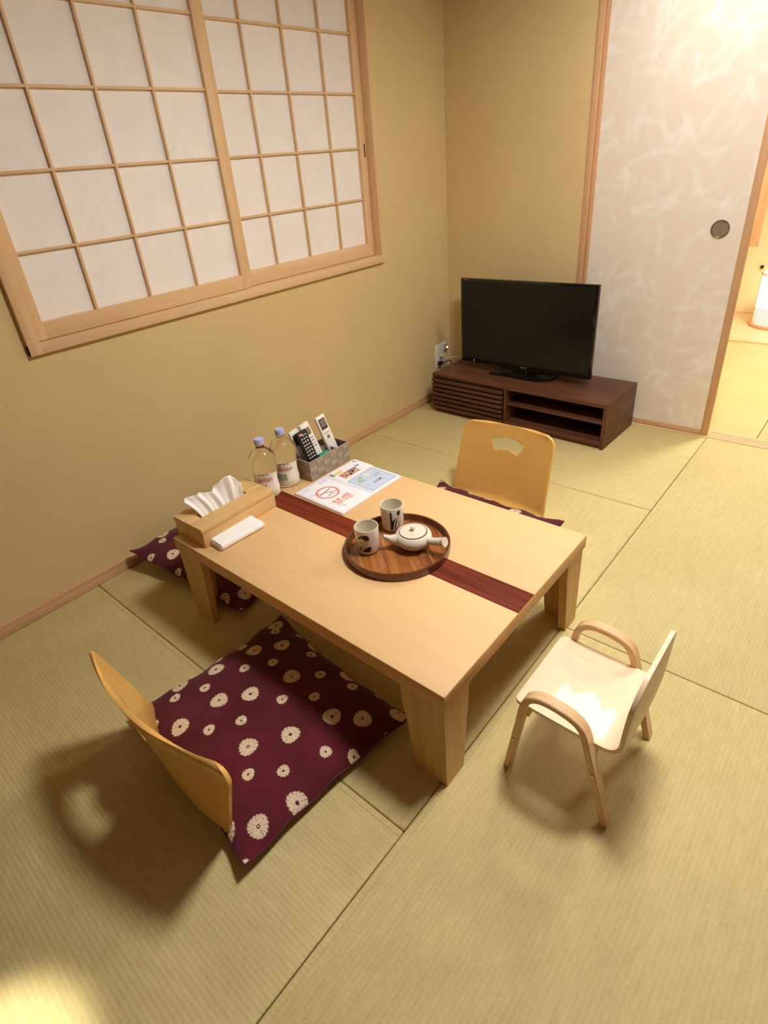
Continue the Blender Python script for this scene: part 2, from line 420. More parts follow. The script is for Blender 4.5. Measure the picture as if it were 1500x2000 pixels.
# ------------------------------------------------------------------ fusuma door, post, lintel, threshold
t1 = struct('trim_1'); B('post', 'cedar_z', t1, .856, .884, -.004, .12, 0, 2.16, .002)
t2 = struct('trim_2'); B('lintel', 'cedar_x', t2, .884, XR, -.004, .12, 2.12, 2.16, .002)
t3 = struct('trim_3')
B('threshold', 'sill', t3, .884, XR, .000, .102, -.03, .003, .001)
for y in (.012, .036, .060, .084): B('threshold_rib', 'sill', t3, 1.649, XR, y - .0045, y + .0045, .002, .0062, .001)
d1 = struct('door_1')
FY = .014
B('stile', 'cedar_z', d1, .886, .907, FY, FY + .022, .004, 2.12, .002)
B('stile', 'cedar_z', d1, 1.612, 1.647, FY, FY + .026, .004, 2.12, .003)
B('bottom_rail', 'cedar_x', d1, .907, 1.612, FY, FY + .024, .004, .034, .002)
B('paper_panel', 'fusuma', d1, .907, 1.612, FY + .003, FY + .018, .034, 2.12, .0)
pc = (1.518, FY + .003, 1.033)
T = Matrix.Translation(pc) @ Matrix.Rotation(PI / 2, 4, 'X')
ph = MB().lathe([(.0, -.0005), (.0330, -.0005), (.0335, .0012), (.036, .0040), (.0395, .0040), (.0405, .001), (.0405, -.001)], 48, T).build('recessed_pull', 'metal', d1)
MB().lathe([(0, .0006), (.033, .0006)], 40, T).build('pull_recess', 'pull_in', ph)
d2 = struct('door_2')   # second panel stacked behind, slid open
B('paper_panel', 'fusuma', d2, .92, 1.60, .054, .070, .010, 2.12, .0)
B('stile', 'cedar_z', d2, 1.600, 1.630, .052, .074, .006, 2.12, .003)

# ------------------------------------------------------------------ low table
tb = thing('low_table', (1.0955, -2.093, 0), 'low light wood table with a dark red inlay strip across its top', 'table')
HX, HY, ZT = .5815, .3965, .350
B('table_body', 'table_edge', tb, -HX, HX, -HY, HY, ZT - .046, ZT - .0012, .002)
inn = .0012
B('top_panel', 'table_top', tb, -HX + inn, HX - inn, -HY + inn, -.0475, ZT - .004, ZT, .0012)
tp = B('top_panel', 'table_top', tb, -HX + inn, HX - inn, .0455, HY - inn, ZT - .004, ZT, .0012)
o = B('inlay_panel', 'inlay', tb, -HX + inn, HX - inn, -.0468, .0448, ZT - .004, ZT - .0001, .0006); o['label'] = 'dark red rosewood inlay strip'
B('under_rail', 'table_leg', tb, -HX + .16, HX - .16, -HY + .10, -HY + .125, ZT - .075, ZT - .046, .002)
B('under_rail', 'table_leg', tb, -HX + .16, HX - .16, HY - .125, HY - .10, ZT - .075, ZT - .046, .002)
def leg(sx, sy):
    t = .026; i = .006; zt = ZT - .046
    m = MB()
    wx = [(zt, .134), (zt - .07, .131), (.18, .122), (.09, .110), (.0, .100)]
    # board along x (face towards -y or +y)
    def outline(ws):
        pts = [(0, 0), (0, zt)] + [(w_, z_) for z_, w_ in ws]
        return pts
    x = HX - i; y = HY - i
    a = [(sx * (x - px), pz) for px, pz in outline(wx)]
    m.prism(a, 1, sy * y, sy * (y - t))
    wy = [(zt, .108), (zt - .07, .105), (.18, .098), (.09, .088), (.0, .078)]
    # note: prism axis 0 -> 2D points are (y, z)
    b = [(sy * (y - py), pz) for py, pz in outline(wy)]
    b[0] = (sy * (y - t * .999), 0); b[1] = (sy * (y - t * .999), zt)
    m.prism(b, 0, sx * x, sx * (x - t))
    return m.build('leg', 'table_leg', tb, smooth=20)
for sx in (1, -1):
    for sy in (1, -1): leg(sx, sy)

# ------------------------------------------------------------------ round tray, cups, teapot
TC = Vector((1.219, -2.092, ZT))
tray = thing('serving_tray', TC, 'round dark brown wooden tray on the table holding the tea set', 'tray')
MB().lathe([(0, .0055), (.155, .0055), (.160, .007), (.1625, .012), (.164, .0265), (.1655, .0280), (.1690, .0280), (.1705, .0265), (.1705, .004), (.168, 0), (0, 0)], 96).build('rim', 'tray_rim', tray)
MB().lathe([(0, .0060), (.157, .0060), (.158, .0056)], 96).build('tray_floor', 'tray_in', tray, rot=(0, 0, math.radians(-38)))
TZ = ZT + .0062
def curved_patch(m, outline_uv, r, name, parent, mat_, seg=1):
    """ink print on a cylinder: outline given in (arc length from front, z)"""
    bm_ = bmesh.new()
    vs = [bm_.verts.new((u, 0, z)) for u, z in outline_uv]; f = bm_.faces.new(vs)
    bmesh.ops.triangulate(bm_, faces=[f])
    bmesh.ops.subdivide_edges(bm_, edges=bm_.edges[:], cuts=4, use_grid_fill=True)
    return bm_
def ink_print(name, patches, rfun, parent, mat_, face):
    bm_ = bmesh.new()
    for out in patches:
        b2 = curved_patch(None, out, 0, '', None, None); tmp = bpy.data.meshes.new('t'); b2.to_mesh(tmp); b2.free(); bm_.from_mesh(tmp); bpy.data.meshes.remove(tmp)
    for v in bm_.verts:
        r = rfun(v.co.z) + .0007; a = face + v.co.x / r; v.co = Vector((r * math.cos(a), r * math.sin(a), v.co.z))
    me = bpy.data.meshes.new(name); bm_.to_mesh(me); bm_.free(); me.materials.append(M[mat_])
    o = bpy.data.objects.new(name, me); COL.objects.link(o); o.parent = parent
    return o
def teacup(loc, label):
    c = thing('teacup', loc, label, 'cup', 0, 'tall cream tea cups on the tray')
    MB().lathe([(0, .001), (.024, .001), (.025, 0), (.030, 0), (.0330, .004), (.0365, .010), (.0380, .030), (.0385, .060), (.0390, .090), (.0385, .0925), (.0370, .0930),
                (.0355, .0915), (.0350, .060), (.0340, .020), (.030, .009), (0, .008)], 64).build('cup_body', 'ceramic', c)
    return c
CR = lambda z: float(np.interp(z, [.004, .010, .030, .060, .090], [.0330, .0365, .0380, .0385, .0390]))
cf = math.radians(-50)
c1 = teacup((1.151, -2.156, TZ), 'cream tea cup printed with a black bird-like ink figure, front left on tray')
def blob(pts): return pts
ink_print('ink_figure', [
    [(-.026, .066), (-.022, .072), (-.016, .074), (-.012, .079), (.002, .081), (.010, .078), (.013, .073), (.009, .070), (.014, .063), (.004, .062), (.002, .056), (.000, .062), (-.006, .066), (-.012, .070), (-.017, .066), (-.024, .062)],
    [(-.010, .022), (-.004, .030), (.006, .036), (.017, .036), (.016, .024), (.011, .016), (-.004, .016), (-.014, .019)],
    [(-.022, .020), (-.018, .023), (-.014, .034), (-.017, .037), (-.021, .031)]], CR, c1, 'ink', cf - .10)
ink_print('ink_lines', [
    [(.002, .056), (.0035, .056), (.0035, .046), (.0025, .046)], [(.007, .060), (.0085, .060), (.008, .050), (.0075, .050)],
    [(-.018, .052), (-.010, .050), (-.010, .0492), (-.018, .0508)], [(-.016, .040), (.004, .041), (.004, .0402), (-.016, .0392)]], CR, c1, 'ink_grey', cf - .10)
c2 = teacup((1.1355, -2.0105, TZ), 'cream tea cup with a vertical black bar and dark figure print, rear of tray')
ink_print('ink_figure', [
    [(-.006, .008), (.000, .008), (.000, .082), (-.006, .082)],
    [(.016, .074), (.020, .083), (.028, .086), (.031, .080), (.029, .070), (.024, .064), (.021, .070)],
    [(.006, .018), (.010, .020), (.019, .054), (.025, .064), (.020, .060), (.013, .048)],
    [(.000, .048), (.010, .056), (.014, .058), (.006, .044), (.002, .020), (.000, .015)]], CR, c2, 'ink', cf - .02)
ink_print('ink_lines', [
    [(.018, .024), (.021, .030), (.029, .050), (.031, .048), (.024, .028)], [(.004, .012), (.016, .016), (.018, .012), (.008, .009)],
    [(-.026, .078), (-.024, .080), (-.024, .075)], [(-.026, .058), (-.024, .062), (-.022, .057)], [(-.024, .028), (-.022, .032), (-.021, .027)]], CR, c2, 'ink_grey', cf - .02)

pot = thing('teapot', (1.259, -2.056, TZ), 'white side-handled teapot with brown-lined lid on the round tray', 'teapot')
MB().lathe([(0, .003), (.028, .003), (.030, 0), (.034, 0), (.038, .004), (.050, .014), (.0585, .026), (.0605, .034), (.0590, .043), (.054, .051), (.049, .0545), (.046, .0545), (.046, .052), (0, .052)], 64).build('pot_body', 'ceramic', pot)
lid = MB().lathe([(0, .0600), (.020, .0595), (.038, .0575), (.0440, .0560), (.0450, .0545), (.0430, .053), (0, .053)], 64).build('lid', 'ceramic', pot)
MB().lathe([(.0425, .0566), (.0445, .0564), (.0458, .0548), (.0462, .0535), (.0450, .0530)], 64).build('lid_line', 'glaze_line', lid)
MB().lathe([(0, .0745), (.006, .0740), (.0085, .0710), (.0080, .0675), (.0050, .0640), (.0055, .0590), (0, .0590)], 24).build('knob', 'ceramic', lid)
MB().lathe([(0, .0606), (.0022, .0605), (.0022, .0590)], 12, Matrix.Translation((.012, -.018, -.0012))).build('steam_hole', 'ink', lid)
def curve(ps, n=16):
    """Catmull-Rom through points"""
    P = [Vector(ps[0]) * 2 - Vector(ps[1])] + [Vector(p) for p in ps] + [Vector(ps[-1]) * 2 - Vector(ps[-2])]
    out = []
    for i in range(1, len(P) - 2):
        for k in range(n):
            t = k / n; a, b, c, d = P[i - 1:i + 3]
            out.append(.5 * ((2 * b) + (c - a) * t + (2 * a - 5 * b + 4 * c - d) * t * t + (3 * b - a - 3 * c + d) * t ** 3))
    out.append(P[-2]); return out
sp = curve([(-.028, -.034, .030), (-.048, -.050, .036), (-.056, -.060, .044), (-.066, -.072, .0535)], 5)
MB().tube(sp, [.022, .021, .0195, .018, .016, .0145, .013, .0115, .0105, .0095, .0088, .008, .0075, .007, .0068, .0065][:len(sp)], 20).build('spout', 'ceramic', pot)
MB().lathe([(0, .0002), (.0042, .0002), (.0045, -.001)], 14, Matrix.Translation(sp[-1]) @ (sp[-1] - sp[-2]).to_track_quat('Z', 'Y').to_matrix().to_4x4()).build('spout_mouth', 'ink', pot)
hd = curve([(.040, .002, .036), (.062, .004, .040), (.088, .006, .046), (.117, .008, .054)], 4)
hr = [.020, .0175, .0155, .0138, .0125, .0120, .0120, .0122, .0126, .0132, .0140, .0150, .0165]
h = MB().tube(hd, hr, 24, caps=False)
d_ = (hd[-1] - hd[-2]).normalized()
h.tube([hd[-1], hd[-1] + d_ * .0015, hd[-1] - d_ * .002, hd[-1] - d_ * .022], [.0165, .0148, .0128, .0105], 24, caps=False)
h.tube([hd[-1] - d_ * .022, hd[-1] - d_ * .0222], [.0105, .0002], 24, caps=False)
h.build('side_handle', 'ceramic', pot)
MB().tube([hd[-1] - d_ * .0075 + d_ * .001, hd[-1] - d_ * .0045], [.0152, .0162], 24, caps=False).build('handle_line', 'glaze_line', pot)

# ------------------------------------------------------------------ tissue box, tissue, towel
tx = thing('tissue_box', (.590, -2.300, ZT), 'light wooden tissue box cover at the left end of the table', 'tissue box', rz=math.radians(1.0))
MB().box(-.084, .084, -.160, .160, 0, .056, .0015).build('box_body', 'box_wood', tx)
lidb = MB()
lidb.box(-.0855, -.020, -.1615, .1615, .0565, .0735, .0018); lidb.box(.012, .0855, -.1615, .1615, .0565, .0735, .0018)
lidb.box(-.0205, .0125, -.1615, -.112, .0565, .0735, .0018); lidb.box(-.0205, .0125, .092, .1615, .0565, .0735, .0018)
lidb.build('lid', 'box_wood', tx)
# tissue: a folded sheet standing out of the slot
def tissue():
    nu, nv = 40, 18; V = []; F = []
    for i in range(nu + 1):
        u = i / nu
        for j in range(nv + 1):
            v = j / nv
            y = -.098 + .180 * u
            peak = .062 + .058 * math.exp(-((u - .74) / .17) ** 2) + .014 * math.sin(u * 5.5 + .4)
            z = .048 + peak * v + .012 * v * v * (1 - u)
            y2 = y - .030 * v * v * (1 - u) + .022 * v * math.exp(-((u - .8) / .2) ** 2)
            fold = .007 * math.sin(u * 26 + v * 2.2) * (.4 + .6 * v) + .004 * math.sin(u * 51 + 1.3)
            x = -.004 + fold - .038 * v * v * (1 - u) - .012 * v + .012 * v * math.exp(-((u - .85) / .12) ** 2)
            V.append((x, y2, z)); F_ = None
    n = nv + 1
    for i in range(nu):
        for j in range(nv): F.append((i * n + j, (i + 1) * n + j, (i + 1) * n + j + 1, i * n + j + 1))
    o = mesh_obj('tissue', V, F, 'tissue'); md = o.modifiers.new('thick', 'SOLIDIFY'); md.thickness = .0008
    return o
ti = tissue(); ti.location = (.590, -2.300, ZT); ti.rotation_euler = (0, 0, math.radians(1)); tag(ti, 'white paper tissue pulled up out of the wooden tissue box', 'tissue')

tw = thing('folded_towel', (.696, -2.345, ZT), 'small white rolled and folded hand towel beside the tissue box', 'towel', rz=math.radians(-2.5))
def towel_profile(x):  # half thickness across
    return 1
tm = MB()
def rounded(w_, h_, r, n=6, cx=0, cz=0):
    pts = []
    for (sx, sz, a0) in ((1, 1, 0), (-1, 1, PI / 2), (-1, -1, PI), (1, -1, 1.5 * PI)):
        for k in range(n + 1):
            a = a0 + PI / 2 * k / n; pts.append((cx + sx * (w_ / 2 - r) + r * math.cos(a), cz + sz * (h_ / 2 - r) + r * math.sin(a)))
    return pts
tm.prism(rounded(.100, .024, .011, cz=.0122), 1, -.088, .088, bev=.0025); tm.build('folded_cloth', 'towel', tw, smooth=50)
lay = MB()
for k, (w_, h_) in enumerate(((.088, .0035), (.078, .0035), (.066, .003))):
    lay.prism(rounded(w_, h_, h_ * .45, 3, cx=.004 * k, cz=.0045 + .0052 * k), 1, -.0935 + .001 * k, -.080, bev=.0006)
lay.build('folded_layers', 'towel', tw, smooth=50)

# ------------------------------------------------------------------ paper folder with sheets
fo = thing('document_folder', (.797, -1.874, ZT), 'white clear-pocket folder lying at the far left corner of the table', 'folder', rz=math.radians(-.8))
B('back_cover', 'film', fo, -.133, .133, -.168, .168, .0, .0045, .0015)
B('pocket_film', 'film', fo, -.130, .132, -.166, .165, .0046, .0062, .0006)
B('bottom_pocket', 'white', fo, -.128, -.120, -.168, -.158, .0030, .0085, .001)
ns = thing('no_smoking_sheet', (.797, -1.960, ZT + .0063), 'white no-smoking notice sheet with red circle sign, near half of folder', 'notice', rz=math.radians(-.8))
B('paper', 'paperw', ns, -.118, .120, -.074, .072, 0, .0006, .0)
def disc_ring(r0, r1, z0, z1, cx, cy, seg=48, T=None):
    m = MB(); m.lathe([(r0, z0), (r1, z0), (r1, z1), (r0, z1), (r0, z0)], seg, Matrix.Translation((cx, cy, 0))); return m
cc = (-.024, -.006)
m = disc_ring(.039, .0465, .0006, .0010, *cc)
a_ = math.radians(40)   # bar of the sign
m.box(-.041, .041, -.0028, .0028, .0006, .0010, T=Matrix.Translation((cc[0], cc[1], 0)) @ Matrix.Rotation(math.radians(64), 4, 'Z'))
m.build('prohibition_ring', 'redpale', ns)
m = MB(); Tc = Matrix.Translation((cc[0], cc[1], 0)) @ Matrix.Rotation(math.radians(100), 4, 'Z')
m.box(-.026, .030, .008, .0135, .0006, .00085, T=Tc); m.box(-.034, -.028, .008, .0135, .0006, .00085, T=Tc)
m.box(-.026, .012, -.0155, -.0125, .0006, .00085, T=Tc @ Matrix.Rotation(.25, 4, 'Z')); m.box(-.014, .022, -.024, -.021, .0006, .00085, T=Tc @ Matrix.Rotation(-.1, 4, 'Z'))
m.build('cigarette_print', 'greyp', ns)
Tt = Matrix.Rotation(PI / 2, 4, 'Z')
text_mesh('notice_text', '禁煙', .046, 'redpale', ns, Matrix.Translation((.062, -.006, .0008)) @ Tt)
m = MB(); m.box(-.112, -.094, .020, .064, .0006, .0008); m.box(-.112, -.098, -.066, -.028, .0006, .0008); m.box(-.060, -.050, -.070, -.030, .0006, .0008); m.build('pale_print_band', 'lilac', ns)
m = MB()
for k in range(9):
    a = PI * (.15 + k * .12); m.box(-.0012, .0012, -.0012, .0012, .0006, .0009, T=Matrix.Translation((.100 + .010 * math.cos(a), -.046 + .012 * math.sin(a), 0)))
m.box(.094, .098, -.038, -.034, .0006, .0009); m.build('small_doodle', 'greyp', ns)
fl_ = thing('food_leaflet', (.727, -1.786, ZT + .0063), 'white leaflet with yellow corner and food photo strip in the folder', 'leaflet', rz=math.radians(-.8))
B('paper', 'paperw', fl_, -.058, .050, -.084, .086, 0, .0007, 0)
m = MB(); m.box(-.012, .030, -.060, .030, .0007, .0010); m.build('photo_strip', 'orange', fl_)
m = MB(); rr = random.Random(3)
for k in range(14):
    x = rr.uniform(-.008, .026); y = rr.uniform(-.056, .026); s_ = rr.uniform(.003, .007); m.box(x - s_, x + s_, y - s_, y + s_, .0010, .0011)
m.build('food_print', 'greyp', fl_)
m = MB()
for k in range(9):
    x = rr.uniform(-.008, .026); y = rr.uniform(-.056, .026); s_ = rr.uniform(.003, .006); m.box(x - s_, x + s_, y - s_, y + s_, .0011, .0012)
m.build('food_highlight', 'labelc', fl_)
m = MB(); m.box(-.040, -.020, -.062, -.022, .0007, .0010); m.build('yellow_corner', 'yellow', fl_)
m = MB(); m.box(-.048, -.020, -.080, -.066, .0007, .0010); m.box(-.052, -.044, .062, .074, .0007, .0010); m.box(-.040, -.036, .066, .080, .0007, .0010); m.build('green_grey_print', 'greyp', fl_)
m = MB(); m.box(-.016, -.006, .036, .060, .0007, .0010); m.build('purple_tag', 'purple', fl_)
bl = thing('map_leaflet', (.849, -1.792, ZT + .0070), 'pale blue map leaflet, far right corner of the white folder', 'leaflet', rz=math.radians(-.8))
B('paper', 'paperw', bl, -.076, .078, -.082, .082, 0, .0007, 0)
B('blue_field', 'blue', bl, -.070, .070, -.074, .074, .0007, .0009, 0)
m = MB()
for a, b, c, d in ((-.066, .066, -.0705, -.0692), (-.066, .066, .0692, .0705), (-.0672, -.066, -.0705, .0705), (.066, .0672, -.0705, .0705)): m.box(a, b, c, d, .0009, .0011)
for k in range(3): m.box(-.020 + .008 * k, -.0175 + .008 * k, .026 - .004 * k, .056, .0009, .0011)
m.build('print_border', 'bluel', bl)
text_mesh('map_word', 'MAP', .024, 'greyp', bl, Matrix.Translation((.026, .004, .0011)) @ Matrix.Rotation(-PI / 2, 4, 'Z'))
m = MB(); rr = random.Random(5)
for k in range(11):
    y = -.052 + .0105 * k; x = .046 + .004 * math.sin(k * 1.1); m.box(x - .006, x + .004, y - .0028, y + .0028, .0009, .0011)
m.build('faded_title', 'redpale' if False else 'lilac', bl)
m = MB()
for (x, y) in ((-.046, -.020), (-.034, -.034), (-.020, -.046), (-.018, -.030)): m.box(x - .007, x + .006, y - .006, y + .005, .0009, .0011)
m.build('green_drawing', 'greenp', bl)
m = MB()
for (x, y) in ((-.050, .012), (-.040, .020), (-.034, .006)): m.box(x - .006, x + .006, y - .006, y + .006, .0009, .0011)
m.build('pale_drawing', 'labelw', bl)

# ------------------------------------------------------------------ water bottles
def bottle(loc, label, rz):
    b = thing('water_bottle', loc, label, 'bottle', rz, 'clear water bottles behind the tissue box')
    S = .235
    prof = [(0, .004), (.020, .002), (.034, .000), (.0415, .004), (.0440, .012), (.0440, .030), (.0420, .050), (.0405, .070), (.0405, .085), (.0425, .105), (.0445, .122), (.0445, .140),
            (.0437, .155), (.0410, .169), (.0335, .183), (.0215, .194), (.0150, .202), (.0140, .212), (.0140, .222), (0, .222)]
    prof = [(r_ * (1.14 if z_ < .19 else 1.14 - .14 * min(1, (z_ - .19) / .02)), z_) for r_, z_ in prof]
    MB().lathe(prof, 56).build('bottle_body', 'pet', b)
    MB().lathe([(.0142, .209), (.0168, .209), (.0168, .213), (.0142, .213)], 32).build('neck_ring', 'pet', b)
    MB().lathe([(0, .2365), (.0165, .2365), (.0182, .2350), (.0187, .232), (.0187, .2155), (.0165, .2140)], 40).build('cap', 'cap', b)
    rf = lambda z: float(np.interp(z, [p[1] for p in prof[3:14]], [p[0] for p in prof[3:14]])) + .0004
    # label: wraps the front part, lower half
    def wrap(name, a0, a1, z0, z1, m, dr=0., jag=None, na=36, nz=12):
        V = []; F = []
        for i in range(na + 1):
            a = a0 + (a1 - a0) * i / na
            zt_ = z1 if jag is None else z1 + jag(i / na)
            for j in range(nz + 1):
                z = z0 + (zt_ - z0) * j / nz; r = rf(z) + dr; V.append((r * math.cos(a), r * math.sin(a), z))
        for i in range(na):
            for j in range(nz): F.append((i * (nz + 1) + j, (i + 1) * (nz + 1) + j, (i + 1) * (nz + 1) + j + 1, i * (nz + 1) + j + 1))
        return mesh_obj(name, V, F, m, b)
    wrap('label', -1.25, 1.25, .010, .100, 'labelw', jag=lambda u: .008 * math.sin(u * PI))
    g = wrap('label_panel', -.75, .05, .034, .062, 'greenp', .0005)
    wrap('label_panel', -.30, .80, .014, .030, 'labelc', .0005)
    # lettering wrapped on the label
    T0 = Matrix.Identity(4)
    w_ = text_mesh('label_text', 'evian', .030, 'redpale', b, T0, thick=.0001)
    for v in w_.data.vertices:
        u, vv, h_ = v.co; z = .083 + vv; a = u / .0485; r = rf(z) + .0008; v.co = (r * math.cos(a), r * math.sin(a), z)
    mo = MB()
    for k, (u0, hh) in enumerate(((-.016, .007), (-.002, .009), (.012, .008))):
        pts = [(u0 - .007, .1035), (u0, .1035 + hh), (u0 + .007, .1035)]
        vs = [((rf(z) + .0008) * math.cos(u / .0485), (rf(z) + .0008) * math.sin(u / .0485), z) for u, z in pts]; mo.quad(vs)
    mo.build('label_mountains', 'bluel', b)
    return b
bottle((.5665, -2.0865, ZT), 'clear water bottle with lavender cap, left one, nearest the tissue box', math.radians(-42))
bottle((.566, -1.984, ZT), 'clear water bottle with lavender cap, right one, touching the woven basket', math.radians(-42))

# ------------------------------------------------------------------ woven basket with remotes
bk = thing('woven_basket', (.588, -1.818, ZT), 'grey-brown woven basket holding the remote controls, far left of table', 'basket')
bx, by, bh = .0625, .1140, .086
wi = MB()
wi.box(-bx + .002, bx - .002, -by + .002, -by + .005, .002, bh - .002); wi.box(-bx + .002, bx - .002, by - .005, by - .002, .002, bh - .002)
wi.box(-bx + .002, -bx + .005, -by + .002, by - .002, .002, bh - .002); wi.box(bx - .005, bx - .002, -by + .002, by - .002, .002, bh - .002)
wi.box(-bx + .002, bx - .002, -by + .002, by - .002, .001, .004)
wi.build('lining', 'weave_in', bk)
dv = MB(); dv.box(-.010, -.007, -by + .005, by - .005, .004, bh - .004); dv.box(-.007, bx - .005, .050, .053, .004, bh - .006); dv.box(-bx + .005, -.010, -.036, -.033, .004, bh - .004); dv.box(-bx + .005, -.010, .030, .033, .004, bh - .004)
dv.build('divider', 'weave', bk)
def weave_face(axis, pos, a0, a1, n, nz, out):
    for i in range(n):
        for j in range(nz):
            c0 = a0 + (a1 - a0) * i / n; c1 = a0 + (a1 - a0) * (i + 1) / n; z0 = .001 + (bh - .004) * j / nz; z1 = .001 + (bh - .004) * (j + 1) / nz
            over = (i + j) % 2 == 0; d = .0028 if over else .0014; e = .0007
            m = MB(); p0, p1 = (pos, pos + out * d)
            if axis == 0: m.box(min(p0, p1), max(p0, p1), c0 + (e if over else 0), c1 - (e if over else 0), z0 + (0 if over else e), z1 - (0 if over else e), .0009, 1)
            else: m.box(c0 + (e if over else 0), c1 - (e if over else 0), min(p0, p1), max(p0, p1), z0 + (0 if over else e), z1 - (0 if over else e), .0009, 1)
            m.build('woven_strip', 'weave2' if over else 'weave', bk)
weave_face(0, bx - .002, -by, by, 6, 4, 1); weave_face(0, -bx + .002, -by, by, 6, 4, -1)
weave_face(1, -by + .002, -bx, bx, 4, 4, -1); weave_face(1, by - .002, -bx, bx, 4, 4, 1)
rm = MB()
for (a, b, c, d) in ((-bx - .001, bx + .001, -by - .001, -by + .004), (-bx - .001, bx + .001, by - .004, by + .001), (-bx - .001, -bx + .004, -by, by), (bx - .004, bx + .001, -by, by)): rm.box(a, b, c, d, bh - .003, bh + .001, .001)
rm.build('rim', 'weave2', bk)

def remote(name, top, bot, w_, L, th, m, label, lcd, group='remote controls standing in the basket'):
    """a slab whose face looks towards +x; top/bot are points of its face centre line, L its length"""
    top = Vector(top); bot = Vector(bot); up = (top - bot).normalized(); side = Vector((0, 1, 0)); side = (side - up * side.dot(up)).normalized(); nrm = side.cross(up)
    r = thing(name, top - up * L, label, 'remote', 0, group)
    r.rotation_euler = Matrix((side, nrm * -1, up)).transposed().to_euler() if False else Matrix((side, up.cross(side), up)).transposed().to_euler()
    # local: x = width, y = into the face (face at y = 0 side is -y), z = along
    return r, L
def remote_parts(r, L, w_, th, body, kind):
    # local -y is the viewer's side
    MB().box(-w_ / 2, w_ / 2, 0, th, 0, L, .0035, 3).build('case', body, r)
    f = -.0006
    if kind == 'white_big':
        MB().box(-w_ * .36, w_ * .36, f, .001, L * .66, L * .93, .002).build('display', 'lcdd', r)
        MB().box(-w_ * .27, w_ * .27, f - .0005, .0, L * .72, L * .90, .001).build('lcd_window', 'lcd', r)
        for k in range(3): MB().box(-w_ * .3 + w_ * .22 * k, -w_ * .16 + w_ * .22 * k, f, .001, L * .555, L * .58, .0005).build('button', 'greyp', r)
        MB().lathe([(0, 0), (.0085, 0), (.0085, .001), (0, .001)], 24, Matrix.Translation((0, f + .001, L * .46)) @ Matrix.Rotation(PI / 2, 4, 'X')).build('button', 'lcd', r)
    if kind == 'white_small':
        MB().box(-w_ * .30, w_ * .34, f, .001, L * .70, L * .88, .001).build('lcd_window', 'lcd', r)
        for i in range(2):
            for j in range(4): MB().box(-w_ * .28 + w_ * .32 * i, -w_ * .02 + w_ * .32 * i, f, .001, L * (.60 - .07 * j), L * (.625 - .07 * j), .0005).build('button', 'greyp' if (i + j) % 3 == 0 else 'lcd', r)
    if kind == 'white_dark':
        MB().box(-w_ * .36, w_ * .36, f, .001, L * .60, L * .90, .002).build('display', 'lcdd', r)
    if kind == 'black':
        MB().box(-w_ * .36, -w_ * .02, f, .001, L * .90, L * .945, .001).build('button', 'redpale', r)
        for i in range(3):
            for j in range(8):
                if i == 0 and j == 0: continue
                MB().box(-w_ * .30 + w_ * .24 * i, -w_ * .17 + w_ * .24 * i, f, .001, L * (.88 - .075 * j), L * (.905 - .075 * j), .0005).build('button', 'white', r)
        MB().box(-w_ * .34, -w_ * .02, f, .001, L * .245, L * .26, .0005).build('button', 'redpale', r); MB().box(w_ * .04, w_ * .34, f, .001, L * .245, L * .26, .0005).build('button', 'lcd', r)
        for i in range(3): MB().box(-w_ * .30 + w_ * .24 * i, -w_ * .18 + w_ * .24 * i, f, .001, L * .16, L * .18, .0005).build('button', 'white', r)
def put_remote(top, bot, w_, L, th, body, kind, label):
    top = Vector(top); bot = Vector(bot); up = (top - bot).normalized(); x = Vector((0, 1, 0)); x = (x - up * x.dot(up)).normalized(); y = up.cross(x)   # right-handed: x cross y = up
    r = thing('remote_control', top - up * L, label, 'remote', 0, 'remote controls standing in the basket')
    r.rotation_euler = Matrix((x, y, up)).transposed().to_euler()
    remote_parts(r, L, w_, th, body, kind)
put_remote((.564, -1.767, .558), (.600, -1.752, .432), .050, .175, .016, 'white', 'white_big', 'white remote control with large grey display, rightmost in the woven basket')
put_remote((.566, -1.860, .560), (.594, -1.842, .458), .048, .175, .016, 'white', 'white_small', 'white remote control with small green-grey screen, middle of the basket')
put_remote((.560, -1.912, .548), (.578, -1.901, .472), .046, .160, .014, 'white', 'white_dark', 'white remote control with dark display, half hidden behind the black one')
put_remote((.590, -1.898, .548), (.632, -1.889, .426), .054, .180, .014, 'blackm', 'black', 'black television remote with many small pale buttons, front left of basket')
gp = thing('green_case', (.618, -1.829, ZT + .050), 'small bright green plastic case lying in the front of the basket', 'case')
T = Matrix.Rotation(math.radians(28), 4, 'Y')
MB().box(-.014, .014, -.026, .026, 0, .034, .003, T=T).build('case_body', 'green', gp)
MB().box(-.0146, .0146, -.0265, .0265, .022, .0245, .0006, T=T).build('case_seam', 'green', gp)

